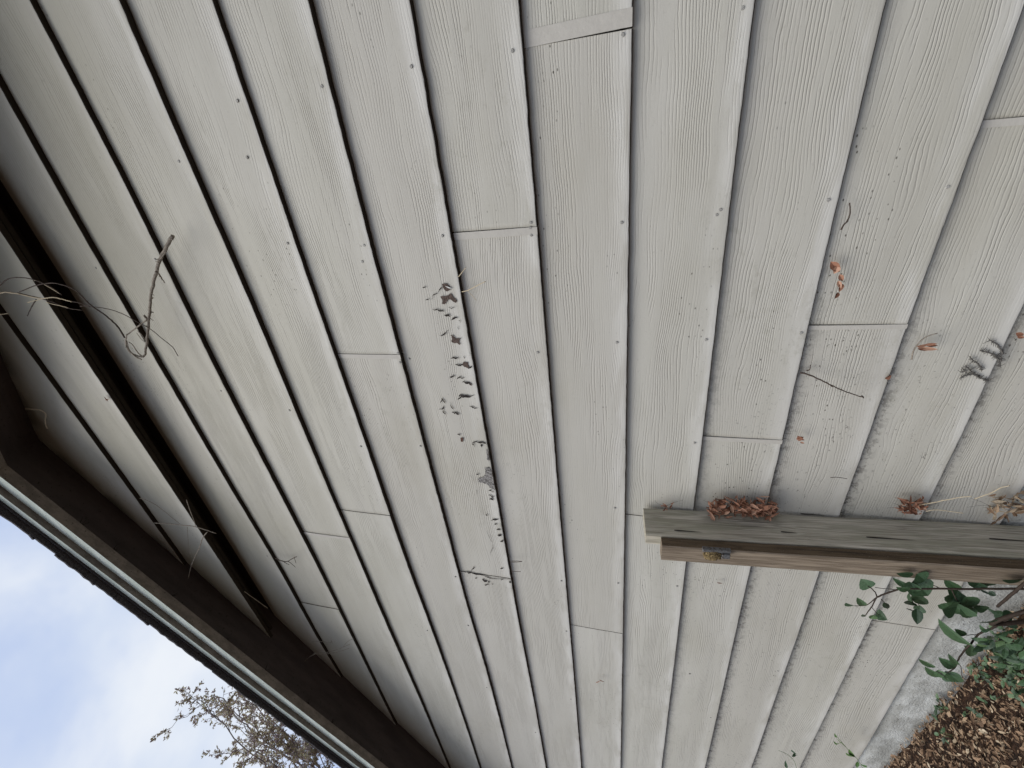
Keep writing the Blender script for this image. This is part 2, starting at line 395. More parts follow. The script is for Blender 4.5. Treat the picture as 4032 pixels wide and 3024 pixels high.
G = .0028
def seamx(p, q): return (at(*p).x + at(*q).x)/2
seams = {  # course (by its lower lap): joints as pairs of picture points, strip width, slant
 'b': [((1190,2382),(1335,2402),0)], 'c': [((1190,2105),(1372,2117),.013)], 'd': [((1350,2019),(1533,2029),0)],
 'e': [((1328,1402),(1585,1396),.013)], 'f': [((1822,2260),(2010,2280),0)], 'g': [((1812,920),(2115,893),.016)],
 'h': [((2250,2474),(2450,2494),0), ((2070,185),(2487,104),.026)], 'i': [((2460,2038),(2535,2042),0)],
 'j': [((2768,1730),(3077,1733),.012)], 'k': [((3183,1292),(3580,1276),.010)], 'l': [((3885,475),(4032,468),.012)],
 'm': [((3440,2459),(3688,2480),0)]}
keys = list('abcdefghijklm')
boards = []; joints = []
for ci, k in enumerate(keys):
    bot = lapfn[k]; top = lapfn[keys[ci-1]] if ci else (lambda x: 2.735)
    cuts = sorted(seamx(a, b) for a, b, s in seams.get(k, []))
    extra = []
    if not any(c > .9 for c in cuts): extra.append(1.45 + hsh(ci, 5)*.9)
    if not any(c < -2.9 for c in cuts): extra.append(-3.75 - hsh(ci, 6)*.4)
    cuts = sorted(cuts + extra)
    ed = [XL] + cuts + [XR]
    for j in range(len(ed)-1):
        x0, x1 = ed[j] + (G/2 if j else 0), ed[j+1] - (G/2 if j < len(ed)-2 else 0)
        lab = None; chip = 1.0
        if k == 'f' and ed[j] < -.6 < ed[j+1]: lab = 'clapboard with cracked and flaking paint along its lower edge'; chip = 1.3
        if k == 'e': chip = 1.2
        board(x0, x1, bot, top, ci*17+j, label=lab, chip=chip)
    for a, b, s in seams.get(k, []):
        if s: joints.append((k, ci, a, b, s))
def facey(k, x, z):              # y of the face of the course whose lower lap is k
    b = lapfn[k](x); i = keys.index(k); t = lapfn[keys[i-1]](x) if i else 2.735
    u = max(0, min(1, (z-b)/(t+.012-b))); bow = 0
    return TH*1.05*u + .0007*(1-u) - .0012*math.sin(math.pi*u) - .0021
for k, ci, a, b, s in joints:    # thin cover strips over the butt joints
    A, B = at(*a), at(*b); bot, top = lapfn[k], lapfn[keys[ci-1]]
    bm = bmesh.new(); N = 8; cs = []
    for i in range(N+1):
        t = i/N; z = bot(B.x) + .001 + (top(A.x)-.001-bot(B.x)-.001)*t; x = B.x + (A.x-B.x)*t
        y = facey(k, x, z)
        cs.append([bm.verts.new((x+dx, y+dy, z)) for dx, dy in ((-s if s < .02 else 0, .006), (-s if s < .02 else 0, .0004), (0 if s < .02 else s, .0004), (0 if s < .02 else s, .006))])
    for p, q in zip(cs, cs[1:]):
        for i in range(3): bm.faces.new((p[i], q[i], q[i+1], p[i+1]))
    bm.faces.new(cs[0]); bm.faces.new(cs[-1][::-1])
    link('joint_strip', bm, m_strip, house)

# gable boards and the open underside of the projecting gable
gl = [2.73, 2.932, 3.34]
for i in range(2):
    b0 = (lambda x, i=i: gl[i] + (vn(x*1.3, i+50)-.5)*.006); t0 = (lambda x, i=i: gl[i+1])
    half = (PZ - gl[i])/SL
    board(PX-half-.02, PX+half+.02, b0, t0, 300+i, yo=GY, label='clapboard of the projecting gable above the dark gap' if i == 0 else None)
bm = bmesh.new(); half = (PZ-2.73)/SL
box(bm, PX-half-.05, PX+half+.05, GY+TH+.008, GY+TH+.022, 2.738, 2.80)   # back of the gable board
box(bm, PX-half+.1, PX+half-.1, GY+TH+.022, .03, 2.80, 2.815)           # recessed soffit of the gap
link('gable_gap_lining', bm, m_under, house)  # near-black lining, shade of the gap put into its colour
# sheathing behind the boards
bm = bmesh.new()
vs = [bm.verts.new(p) for p in ((XL,.022,.15), (XR,.022,.15), (XR,.022,zs(XR)), (PX,.022,PZ), (XL,.022,zs(XL)))]
bm.faces.new(vs); vs2 = [bm.verts.new((v.co.x, .14, v.co.z)) for v in vs]; bm.faces.new(vs2[::-1])
for i in range(5): bm.faces.new((vs[i], vs2[i], vs2[(i+1) % 5], vs[(i+1) % 5]))
box(bm, XL, XL+.14, .14, 6, .15, 1.55); box(bm, XR-.14, XR, .14, 6, .15, 1.55)
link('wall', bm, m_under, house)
# foundation
bm = bmesh.new(); N = 120; prev = None
rows = [(-.5, .012), (.0, .010), (.05, .006), (.10, .007), (.15, .010), (.205, .012)]
for i in range(N+1):
    x = XL + (XR-XL)*i/N
    cur = [bm.verts.new((x, y + (vn(x*9, j)-.5)*.008, z)) for j, (z, y) in enumerate(rows)]
    cur.append(bm.verts.new((x, .03, .205)))
    if prev:
        for j in range(len(cur)-1): bm.faces.new((prev[j], cur[j], cur[j+1], prev[j+1])).smooth = True
    prev = cur
link('foundation', bm, m_conc, house)

# nail heads
nails = [('g',2018,200),('f',1620,262),('h',2452,137),('h',2088,896),('g',2090,876),('g',2092,925),('h',2447,876),('i',2923,32),('i',2836,825),('i',2779,1337),
 ('j',3260,787),('j',3152,1310),('k',3729,735),('k',3500,1495),('e',1269,340),('d',936,397),('d',972,620),('c',706,635),('f',1435,965),('f',1742,928),
 ('e',1567,1388),('e',1576,1426),('g',2117,1387),('h',2428,1348),('f',1421,1757),('g',1656,1755),('f',1896,1752),('i',2734,1743),
 ('h',2210,2286),('h',2433,2295),('g',1793,2270),('g',2230,2484),('i',2665,2307),('d',1140,1615),('e',1427,1030),('h',2420,2000),
 ('f',1605,1420),('g',1843,2462),('j',2716,2660),('i',2646,2745)]
def disc(bm, c, r, h, n=8):
    a = [bm.verts.new((c[0]+r*math.cos(t*2*math.pi/n), c[1], c[2]+r*math.sin(t*2*math.pi/n))) for t in range(n)]
    b = [bm.verts.new((c[0]+.75*r*math.cos(t*2*math.pi/n), c[1]-h, c[2]+.75*r*math.sin(t*2*math.pi/n))) for t in range(n)]
    for t in range(n): bm.faces.new((a[t], a[(t+1) % n], b[(t+1) % n], b[t]))
    bm.faces.new(b[::-1])
for k, px, py in nails:
    p = at(px, py, .002); best = min(keys, key=lambda q: abs(p.z-.02-lapfn[q](p.x)) if p.z > lapfn[q](p.x) else 9)
    bm = bmesh.new(); disc(bm, (p.x, facey(best, p.x, p.z)+.0012, p.z), .0036, .0018); link('nail_head', bm, m_nail, house)
for ci, k in enumerate(keys):
    for j in range(-9, 7):
        x = -.19 - .405*j + (hsh(ci, j)-.5)*.03
        if -3.5 < x < .8 and hsh(ci, j, 3) < .16 and x < .1:
            z = lapfn[k](x) + .024; bm = bmesh.new(); disc(bm, (x, facey(k, x, z)+.0012, z), .0033, .0015); link('nail_head', bm, m_nail, house)

# flaked and cracked paint on the worn board
def patch(bm, pts, mi=0, jit=2.0, lift=.0006, k='f'):
    q = []
    n = len(pts); cx_ = sum(p[0] for p in pts)/n; cy_ = sum(p[1] for p in pts)/n
    for i in range(n):
        (x0, y0), (x1, y1) = pts[i], pts[(i+1) % n]
        x0, y0, x1, y1 = cx_+(x0-cx_)*1.15, cy_+(y0-cy_)*1.15, cx_+(x1-cx_)*1.15, cy_+(y1-cy_)*1.15
        for t in (0, .34, .67): q.append((x0+(x1-x0)*t + random.uniform(-jit, jit), y0+(y1-y0)*t + random.uniform(-jit, jit)))
    vs = []
    for x, y in q:
        p = at(x, y, .002); z = max(p.z, lapfn[k](p.x)+.002); vs.append(bm.verts.new((p.x, facey(k, p.x, z)-lift, z)))
    try: f = bm.faces.new(vs); f.material_index = mi
    except ValueError: pass
MI = [m_bare, m_crack, m_greyfib, m_rust, m_flake]
def lone(pts, mi, jit, lab):
    b = bmesh.new(); patch(b, pts, 0, jit); link('bare_patch', b, MI[mi], house)['label'] = lab
def crack(bm, pts, wpx=5, mi=1, k='f', jit=3, lift=.0009):
    path = []
    for (x0, y0), (x1, y1) in zip(pts, pts[1:]):
        for t in (0, .33, .66): path.append((x0+(x1-x0)*t + random.uniform(-jit, jit), y0+(y1-y0)*t + random.uniform(-jit, jit)))
    path.append(pts[-1]); a, b = [], []
    for i, (x, y) in enumerate(path):
        t = i/(len(path)-1); wd = 1.25*wpx/2*math.sin(math.pi*min(.96, max(.05, t)))*random.uniform(.5, 1.3)
        for lst, s in ((a, 1), (b, -1)):
            p = at(x + s*wd*.25, y + s*wd, .002); z = max(p.z, lapfn[k](p.x)+.001)
            lst.append(bm.verts.new((p.x, facey(k, p.x, z)-lift, z)))
    for i in range(len(a)-1): bm.faces.new((a[i], a[i+1], b[i+1], b[i])).material_index = mi
bm = bmesh.new()
O = lambda L: [(1650+x/2.2125, 950+y/2.2125) for x, y in L]       # close-up of the flaked stretch
for L in ([(207,375),(245,372),(262,392),(280,405),(262,425),(235,430),(218,410)],
          [(195,480),(240,478),(262,470),(270,455),(285,470),(300,490),(325,510),(322,528),(300,522),(270,500),(250,515),(235,540),(205,538),(212,505)],
          [(280,822),(305,825),(318,850),(365,838),(345,860),(355,895),(330,880),(300,880),(285,868),(296,850)],
          [(372,1072),(398,1050),(425,1052),(430,1095),(410,1092)],
          [(425,1225),(455,1235),(458,1250),(435,1240)]): lone(O(L), 0, 2, 'brown bare patch where the paint has flaked off')
O2 = lambda L: [(1650+x/2.37, 1650+y/2.37) for x, y in L]
lone(O2([(615,460),(655,455),(672,490),(690,520),(705,640),(670,630),(630,595),(590,580),(560,582),(570,550),(610,530),(625,510)]), 2, 3, 'grey weathered patch without paint at the board edge')
lone(O2([(388,178),(408,180),(408,210),(392,210)]), 3, 1, 'tiny dark red chip on the worn board')
lone(O2([(630,280),(645,300),(660,380),(640,360)]), 2, 2, 'narrow grey sliver at the board edge')
for L, wd in (([(112,512),(130,470),(165,450)],5),([(165,440),(190,410),(200,380)],4),([(120,595),(180,600),(222,610)],6),([(255,575),(285,585),(315,572)],4),
          ([(215,640),(245,645),(275,652)],6),([(275,682),(300,665),(345,665)],6),([(175,825),(215,815),(260,770)],4),([(270,1015),(320,1015),(355,1018)],5),
          ([(315,1078),(355,1075),(380,1070)],7),([(270,1180),(312,1172)],7),([(330,1200),(355,1185),(395,1185)],5),([(380,1225),(425,1225),(460,1245)],6),
          ([(335,1380),(370,1350),(420,1350),(480,1335)],8),([(345,1360),(365,1340),(410,1335)],6),([(175,1420),(200,1380),(230,1420)],8),([(175,1470),(215,1450),(200,1490),(240,1525)],7),
          ([(275,1405),(280,1440),(305,1465)],5),([(285,1490),(320,1498),(355,1515)],7),([(440,1435),(475,1445),(510,1455)],6),([(20,398),(60,403)],3),
          ([(50,515),(90,512)],3),([(340,735),(345,770)],4),([(350,690),(365,700)],4),([(385,1000),(400,1010)],14),([(430,1105),(460,1080)],9)): crack(bm, O(L), wd)
for L, wd in (([(490,220),(530,210),(590,210),(635,232)],6),([(495,225),(515,240),(522,260)],6),([(360,148),(384,148)],4),([(580,238),(592,240)],11),
          ([(465,500),(510,560),(545,700),(575,860),(600,950)],4),([(600,950),(650,1080),(690,1170),(665,1280)],4),([(540,512),(566,515)],4),([(645,700),(700,720)],5),([(650,740),(700,750)],5),
          ([(675,945),(710,928),(745,940)],5),([(700,975),(735,978)],5),([(720,1025),(765,1028)],6),([(740,1075),(770,1078)],8),([(762,1130),(785,1132)],6),([(650,660),(700,672)],4),
          ([(388,1446),(450,1446),(560,1462),(680,1485),(860,1494)],3),([(440,1446),(480,1448)],8),([(760,1492),(790,1494)],6),([(525,1490),(535,1505)],6),([(590,1495),(605,1515),(635,1520)],9),
          ([(645,1525),(655,1532)],7),([(680,1530),(690,1545)],6),([(500,1370),(512,1400),(480,1440)],4),([(755,1388),(785,1392)],6),([(840,1510),(855,1520)],7),([(620,880),(640,895)],5),
          ([(610,1550),(660,1552)],3)): crack(bm, O2(L), wd)
for L, wd in (([(235,392),(290,405)],5),([(436,960),(440,985)],4)): crack(bm, O(L), wd, 4, lift=.0014)
pf = link('paint_cracks', bm, MI, house)
pf['label'] = 'dark cracks across the flaking paint'; pf['kind'] = 'stuff'

# ---------------------------------------------------------------- roof edge
def slope_pts(side, s0, s1): return None
def rake(side, y0, y1, d0, d1, name, m, parent, x_end, mi_under=None):
    """a board following the rake; d0,d1 = depth of its lower/upper edge relative to the soffit plane"""
    bm = bmesh.new(); N = 140; prev = None; sgn = -1 if side == 'l' else 1
    for i in range(N+1):
        x = PX + (x_end-PX)*i/N; z = zs(x)
        wob = (vn(x*3.1, y0*91)-.5)*.003 + (vn(x*40, y1*37)-.5)*.0012
        cur = [bm.verts.new((x, y, z+d)) for y, d in ((y1, d0+wob), (y0, d0+wob*.8), (y0, d1), (y1, d1))]
        if prev:
            for j in range(4):
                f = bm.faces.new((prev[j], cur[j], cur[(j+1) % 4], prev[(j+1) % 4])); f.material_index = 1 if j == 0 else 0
        else: bm.faces.new(cur)
        prev = cur
    bm.faces.new(prev[::-1]); bmesh.ops.recalc_face_normals(bm, faces=bm.faces)
    return link(name, bm, m, parent)
roof = None
for side, xe in (('l', XL-.3), ('r', XR+.3)):
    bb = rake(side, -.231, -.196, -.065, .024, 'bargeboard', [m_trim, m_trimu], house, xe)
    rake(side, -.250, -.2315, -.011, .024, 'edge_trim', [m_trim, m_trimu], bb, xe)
    bb['label'] = 'pale bargeboard sloping down from the gable peak' if side == 'l' else 'pale bargeboard on the far side of the gable peak'
bm = bmesh.new()
for xe in (XL-.3, XR+.3):
    N = 30
    for i in range(N):
        x0 = PX + (xe-PX)*i/N; x1 = PX + (xe-PX)*(i+1)/N
        v = [bm.verts.new(p) for p in ((x0,-.195,zs(x0)), (x1,-.195,zs(x1)), (x1,.02,zs(x1)), (x0,.02,zs(x0)), )]
        u = [bm.verts.new((q.co.x, q.co.y, q.co.z+.012)) for q in v]
        bm.faces.new(v); bm.faces.new(u[::-1])
        if i == N-1: bm.faces.new((v[1], v[2], u[2], u[1]))
link('soffit', bm, m_soffit, house)
bm = bmesh.new(); random.seed(3)
cs = math.sqrt(1+SL*SL)
for sgn, xe in ((-1, XL-.3), (1, XR+.3)):
    n = int(abs(xe-PX)*cs/.125)+1
    v = [bm.verts.new(p) for p in ((PX,-.256,PZ+.024), (xe,-.256,zs(xe)+.024), (xe,6,zs(xe)+.024), (PX,6,PZ+.024))]
    u = [bm.verts.new((q.co.x, q.co.y, q.co.z+.010)) for q in v]
    bm.faces.new(v); bm.faces.new(u[::-1])
    for i in range(4): bm.faces.new((v[i], u[i], u[(i+1) % 4], v[(i+1) % 4]))
    for i in range(n):
        a = i*.125/cs; b = (i+1)*.125/cs + .03; xa = PX + sgn*max(0, a-.01); xb = PX + sgn*b; out = -.274 - random.uniform(-.002, .003)
        cols = []
        for j in range(9):                    # front edge broken into small irregular steps
            t = j/8; x = xa + (xb-xa)*t; lift = .014 + .004*t + random.uniform(-.0008, .0008); yy = out + random.uniform(-.002, .002)
            zt = PZ - SL*abs(x-PX) + .024
            cols.append([bm.verts.new((x, yy, zt+lift-.007)), bm.verts.new((x, yy-.001, zt+lift)), bm.verts.new((x, 6, zt+lift)), bm.verts.new((x, 6, zt+lift-.007))])
        for p, q in zip(cols, cols[1:]):
            for r in range(4): bm.faces.new((p[r], q[r], q[(r+1) % 4], p[(r+1) % 4]))
        bm.faces.new(cols[0]); bm.faces.new(cols[-1][::-1])
link('roof', bm, m_shingle, house)

random.seed(13)
for i in range(16):
    x = PX - .25 - i*.19 + random.uniform(-.06, .06); c = Vector((x, -.192, zs(x)-.006-.04*random.random())); bm = bmesh.new()
    for j in range(7):
        e = c + Vector((random.uniform(-.02, .02), random.uniform(.004, .03), random.uniform(-.012, .004)))
        tube(bm, [c, (c+e)/2 + Vector((random.uniform(-.004, .004), 0, random.uniform(-.005, .003))), e], .0011, .0004, 3)
    link('cobweb_tuft', bm, m_crack, house)

# ---------------------------------------------------------------- ground
def gz(x): return .03 + .055*max(-1.2, min(1.5, -x-1.5))
bm = bmesh.new()
xs = [-400, -60, -12, -6] + [-4.4+.1*i for i in range(80)] + [6, 12, 60, 400]; ys = [-400, -60, -12, -5, -3] + [-2.4+.1*i for i in range(27)] + [.8, 8, 60, 400]
g = [[bm.verts.new((x, y, gz(x) + (.012*(vn(x*7, 1)+vn(y*9+x*3, 2)-1) if abs(x) < 5 and -2.5 < y < .3 else 0))) for x in xs] for y in ys]
for j in range(len(ys)-1):
    for i in range(len(xs)-1): bm.faces.new((g[j][i], g[j][i+1], g[j+1][i+1], g[j+1][i])).smooth = True
tag(link('ground', bm, m_soil), 'brown soil beside the foundation', kind='structure')
random.seed(11)
bm = bmesh.new(); lay = tonelayer(bm)
for i in range(36000):
    x, y = (random.uniform(-3.6, -.2), -abs(random.gauss(0, .33)) - .004) if i < 23000 else (random.uniform(-4.5, 1.8), -abs(random.gauss(0, 1.0)) - .004)
    if y < -2.6: continue
    c = Vector((x, y, gz(x) + random.uniform(.0, .022) + (.02 if y > -.05 else 0))); L = random.choice((.006, .009, .012, .016, .022))*random.uniform(.7, 1.2)
    d = Vector((random.uniform(-1, 1), random.uniform(-1, 1), random.uniform(-.45, .6))).normalized()*L
    nr = Vector((random.uniform(-.7, .7), random.uniform(-.9, .4), 1))
    leaf(bm, c-d/2, c+d/2, L*random.uniform(.2, .55), nr, min(1, max(0, random.betavariate(1.8, 2.4)))*(1 if random.random() < .93 else 1.4), .4, random.uniform(-.4, .5), 3, lay)
tag(link('leaf_litter', bm, m_litter), 'brown and rust dead leaves covering the ground beside the foundation', 'leaf litter', kind='stuff')
bm = bmesh.new(); lay = tonelayer(bm)
for cx, cy, n, sp in ((3980,2560,46,90), (3860,2800,4,50), (3990,2700,10,60), (3700,2780,7,22), (3760,2900,3,20), (3840,2620,10,50)):
    d = ray(cx, cy); c = CAM + d*((gz(-1.6)+.02-CAM.z)/d.z)
    if c.y > -.01: c = at(cx, cy, -.02)
    for i in range(n):
        b = Vector((c.x + random.gauss(0, sp/2500), min(-.015, c.y + random.gauss(0, sp/2500)), 0)); b.z = gz(b.x) + .005
        h = random.uniform(.015, .055)
        t = b + Vector((random.uniform(-.025, .025), random.uniform(-.025, .015), h))
        tube(bm, [b, (b+t)/2 + Vector((.003, 0, .004)), t], .0009, .0006, 3)
        for q in range(3):
            e = t + Vector((random.uniform(-.022, .022), random.uniform(-.02, .015), random.uniform(-.006, .012)))
            leaf(bm, t, e, .011, (random.uniform(-.5, .5), -.5, 1), random.random()*.8, .2, .2, 4, lay)
tag(link('ground_cover', bm, m_leaf), 'low green weeds growing through the dead leaves', 'weeds', kind='stuff')

# ---------------------------------------------------------------- post of two boards
post = thing('wooden_post', (-1.05, -.07, 0), 'weathered wooden post of a grey and a brown board standing against the wall', 'post')
def plank(x0, x1, y0, y1, z0, z1, name, m, r=.003, warp=.002, seed=1, topslope=0, side=False):
    bm = bmesh.new(); N = 60; prev = None
    for i in range(N+1):
        t = i/N; z = z0 + (z1-z0)*t
        ox = (vn(z*2.2, seed)-.5)*warp*2; oy = (vn(z*2.6, seed+2)-.5)*warp
        sec = [(x0+r,y0),(x1-r,y0),(x1,y0+r),(x1,y1-r),(x1-r,y1),(x0+r,y1),(x0,y1-r),(x0,y0+r)]
        e = (vn(z*60, seed+4)-.5)*.0012
        cur = [bm.verts.new((x+ox + (e if j in (2,1) else 0), y+oy, z + (topslope*(y-y0) if i == N else 0))) for j, (x, y) in enumerate(sec)]
        if prev:
            for j in range(8):
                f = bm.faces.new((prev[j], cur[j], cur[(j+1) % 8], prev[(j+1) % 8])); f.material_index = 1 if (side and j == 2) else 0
        else: bm.faces.new(cur)
        prev = cur
    bm.faces.new(prev[::-1]); bmesh.ops.recalc_face_normals(bm, faces=bm.faces)
    return link(name, bm, m, post)
b1 = plank(-1.055, -1.017, -.106, -.004, -.2, 1.098, 'post_board', m_post, seed=4, topslope=-.0); b1['label'] = 'grey green weathered board with nail splits'
b2 = plank(-1.079, -1.0215, -.1405, -.1075, -.2, 1.058, 'post_batten', [m_post2, m_post3], seed=9, side=True); b2['label'] = 'brown weathered batten fixed across the front edge'
def split(px, py, L, wpx=14):     # dark nail splits in the +x face of the grey board
    d = ray(px, py); c = CAM + d*((-1.0165-CAM.x)/d.x)
    n = 8; a, b = [], []
    for i in range(n+1):
        t = i/n; z = c.z - L*t; wd = .0046*(1-t)**.8*(.6+.4*math.sin(min(1, t*9)*1.57)) + .0002
        a.append(bm.verts.new((-1.0155 + (vn(z*2.2, 4)-.5)*.004, c.y-wd/2-.002*t, z))); b.append(bm.verts.new((-1.0155+(vn(z*2.2, 4)-.5)*.004, c.y+wd/2-.002*t, z)))
    for i in range(n): bm.faces.new((a[i], b[i], b[i+1], a[i+1]))
for px, py, L in ((2655,2087,.075),(3075,2093,.04),(3411,2115,.11),(3152,2023,.06),(3895,2121,.10)):
    bm = bmesh.new(); split(px, py, L); link('nail_split', bm, m_crack, b1)
# metal strike plate with a mud crust on the front of the batten
lt = bpy.data.objects.new('strike_plate', None)
def fr(px, py, Y): d = ray(px, py); return CAM + d*((Y-CAM.y)/d.y)
p0 = fr(2764, 2158, -.142); p1 = fr(2876, 2162, -.142)
cx = (fr(2820,2162,-.142)).x; zt, zbm = p0.z, p1.z
bm = bmesh.new()
xa = cx+.003
box(bm, xa-.006, xa+.004, -.152, -.141, zbm, zt); box(bm, xa-.030, xa-.006, -.1445, -.141, zbm+.004, zt-.012); box(bm, xa-.022, xa-.006, -.157, -.1445, zbm+.002, zbm+.022)
bmesh.ops.bevel(bm, geom=list(bm.edges), offset=.0012, segments=1, affect='EDGES')
link('strike_plate', bm, m_metal, post)
bpy.data.objects.remove(lt)
bm = bmesh.new(); bmesh.ops.create_icosphere(bm, subdivisions=4, radius=1)
for v in bm.verts:
    p = v.co; k = .75 + .5*vn(p.x*5+p.z*3, 5)*vn(p.y*6+p.x*2, 6) + .18*vn(p.z*14+p.x*9, 7)
    v.co = Vector((xa-.018 + p.x*.017*k, -.148 + p.y*.012*k, (zt+zbm)/2+.010 + p.z*.021*k))
link('mud_crust', bm, m_crust, post, True)

# ---------------------------------------------------------------- debris clumps caught between post and wall
def clump(name, label, cat, pix, n, rad, Y0, Y1, m=m_rust, Lr=(.012, .03), seed=0, threads=6):
    random.seed(seed); bm = bmesh.new(); lay = tonelayer(bm)
    for i in range(n):
        (x0, y0), (x1, y1) = pix; t = random.random()
        px = x0+(x1-x0)*t; py = y0+(y1-y0)*t + random.gauss(0, rad)
        c = at(px, py, random.uniform(Y0, Y1)); L = random.uniform(*Lr)
        d = Vector((random.uniform(-.7, .7), random.uniform(-.5, .5), random.uniform(-1, 1))).normalized()*L
        leaf(bm, c-d/2, c+d/2, L*random.uniform(.22, .42), (random.uniform(-1, 1), -1, random.uniform(-1, 1)), random.betavariate(2, 1.6), .5, random.uniform(-.6, .6), 4, lay)
    o = link(name, bm, m)
    if threads:
        bm = bmesh.new()
        for i in range(threads):
            (x0, y0), (x1, y1) = pix; t = random.random(); c = at(x0+(x1-x0)*t, y0+(y1-y0)*t, (Y0+Y1)/2)
            e = c + Vector((random.uniform(-.02, .03), random.uniform(-.006, .004), random.uniform(-.05, .05)))
            tube(bm, smooth_path([c, (c+e)/2 + Vector((random.uniform(-.006, .006), 0, random.uniform(-.006, .006))), e], 3), .0005, .0003, 3)
        o2 = link('thread', bm, m_web, o)
    return tag(o, label, cat)
clump('leaf_clump', 'thick clump of rust red dead leaves lodged beside the top of the post', 'dead leaves', ((2790,2000),(3055,2003)), 300, 17, -.045, -.006, seed=1, threads=10)
clump('leaf_clump', 'small tuft of rusty leaf bits beside the grey board, lower down the post', 'dead leaves', ((3545,1998),(3640,1992)), 60, 13, -.035, -.006, seed=2, threads=14)
clump('leaf_clump', 'loose brown leaf debris in the corner beside the lowest visible part of the post', 'dead leaves', ((3900,1995),(4040,1985)), 60, 30, -.04, -.006, m=m_litter, seed=3, threads=22)
clump('leaf_clump', 'few pale leaf crumbs by the top end of the post', 'dead leaves', ((2605,1992),(2650,1990)), 14, 7, -.03, -.006, Lr=(.006, .014), seed=4, threads=3)

# ---------------------------------------------------------------- dried leaves and litter stuck to the wall
def stuck(name, label, cat, pieces, m, Yoff=.006, extra=None):
    """pieces: (x0,y0,x1,y1,width_px,tone)"""
    bm = bmesh.new(); lay = tonelayer(bm)
    for x0, y0, x1, y1, wp, tn in pieces:
        a = at(x0, y0, -Yoff); b = at(x1, y1, -Yoff-.002)
        leaf(bm, a, b, wp/F*1.1, (random.uniform(-.3, .3), -1, random.uniform(-.3, .3)), tn, .6, random.uniform(-.2, .3), 6, lay, .6)
    o = link(name, bm, m)
    if extra: extra(o)
    return tag(o, label, cat)
random.seed(5)
stuck('dried_leaf', 'curled rust brown leaf scraps in a short string on the low boards', 'dried leaf',
      [(3270,1030,3310,1075,26,.6),(3300,1045,3285,1080,20,.9),(3305,1080,3320,1110,16,.7),(3300,1105,3310,1135,14,.9),(3312,1115,3305,1150,18,.4),(3300,1150,3285,1175,16,.2)], m_rust)
def threadfn(pts, r, m, Y=-.012, name='thread'):
    def f(o):
        bm = bmesh.new(); tube(bm, smooth_path([at(x, y, Y-.004*(i % 2)) for i, (x, y) in enumerate(pts)], 4), r, r*.6, 5); link(name, bm, m, o)
    return f
stuck('dried_leaf', 'flat brown dried leaf hanging on a curved grass blade below a lap edge', 'dried leaf',
      [(3608,1364,3660,1358,13,.75),(3640,1356,3690,1350,12,.55),(3625,1370,3688,1372,14,.9),(3612,1372,3650,1380,8,.3),(3650,1362,3694,1360,8,.2)], m_rust, .012, threadfn([(3590,1415),(3600,1375),(3640,1330),(3692,1312)], .0016, m_twig, -.02, 'grass_blade'))
stuck('dried_leaf', 'small rust red dried leaf stuck on the wall above the thick leaf clump', 'dried leaf',
      [(3135,1728,3165,1722,20,.6),(3140,1715,3168,1738,14,.4),(3150,1740,3168,1745,8,.8)], m_rust, .010)
stuck('dried_leaf', 'tiny rust leaf hook on the lit boards below the last butt joint', 'dried leaf', [(2345,2688,2362,2676,12,.5),(2360,2676,2380,2686,12,.5)], m_rust, .014)
stuck('dried_leaf', 'tiny dark red leaf chip on the board left of the brown batten', 'dried leaf', [(2823,2293,2846,2295,11,.15)], m_rust, .004)
stuck('dried_leaf', 'reddish leaf scrap at the far lower right edge of the wall', 'dried leaf', [(4000,1310,4032,1320,15,.4),(4005,1322,4035,1332,12,.6)], m_rust, .01)
stuck('dried_leaf', 'small brown scrap caught on the edge of the dark gable gap', 'dried leaf', [(410,1562,432,1580,10,.3),(415,1575,435,1570,8,.5)], m_rust, .07)
stuck('dried_leaf', 'small brown dry scrap wedged at a lap edge below the twig', 'dried leaf', [(3485,1492,3510,1478,16,.2)], m_rust, .004)

def twig(label, paths, m=m_twig, name='twig', cat='twig', group=None):
    """paths: list of (pixel points with depth, radius0, radius1)"""
    bm = bmesh.new()
    for pts, r0, r1 in paths:
        q = smooth_path([at(x, y, Y) for x, y, Y in pts], 4, r0*.25); tube(bm, q, r0, r1, 6)
        if r0 > .0012:
            for j in range(2, len(q)-1, 3):        # buds and nodes
                rr = r0 + (r1-r0)*j/len(q); d = Vector([random.uniform(-1, 1) for _ in range(3)]).normalized()
                tube(bm, [q[j]-d*rr*.5, q[j]+d*rr*1.2, q[j]+d*rr*random.uniform(1.6, 2.6)], rr*.75, rr*.3, 5)
    return tag(link(name, bm, m, None), label, cat, group)
def PT(s, ox, oy, L, Y):         # points read from an enlargement
    return [(ox+x/s, oy+y/s, Y if not isinstance(Y, (list, tuple)) else Y[0]+(Y[1]-Y[0])*i/(len(L)-1)) for i, (x, y) in enumerate(L)]
A = lambda L, Y: PT(1.58, 0, 950, L, Y)
Bq = lambda L, Y: PT(3.3175, 0, 900, L, Y)
random.seed(21)
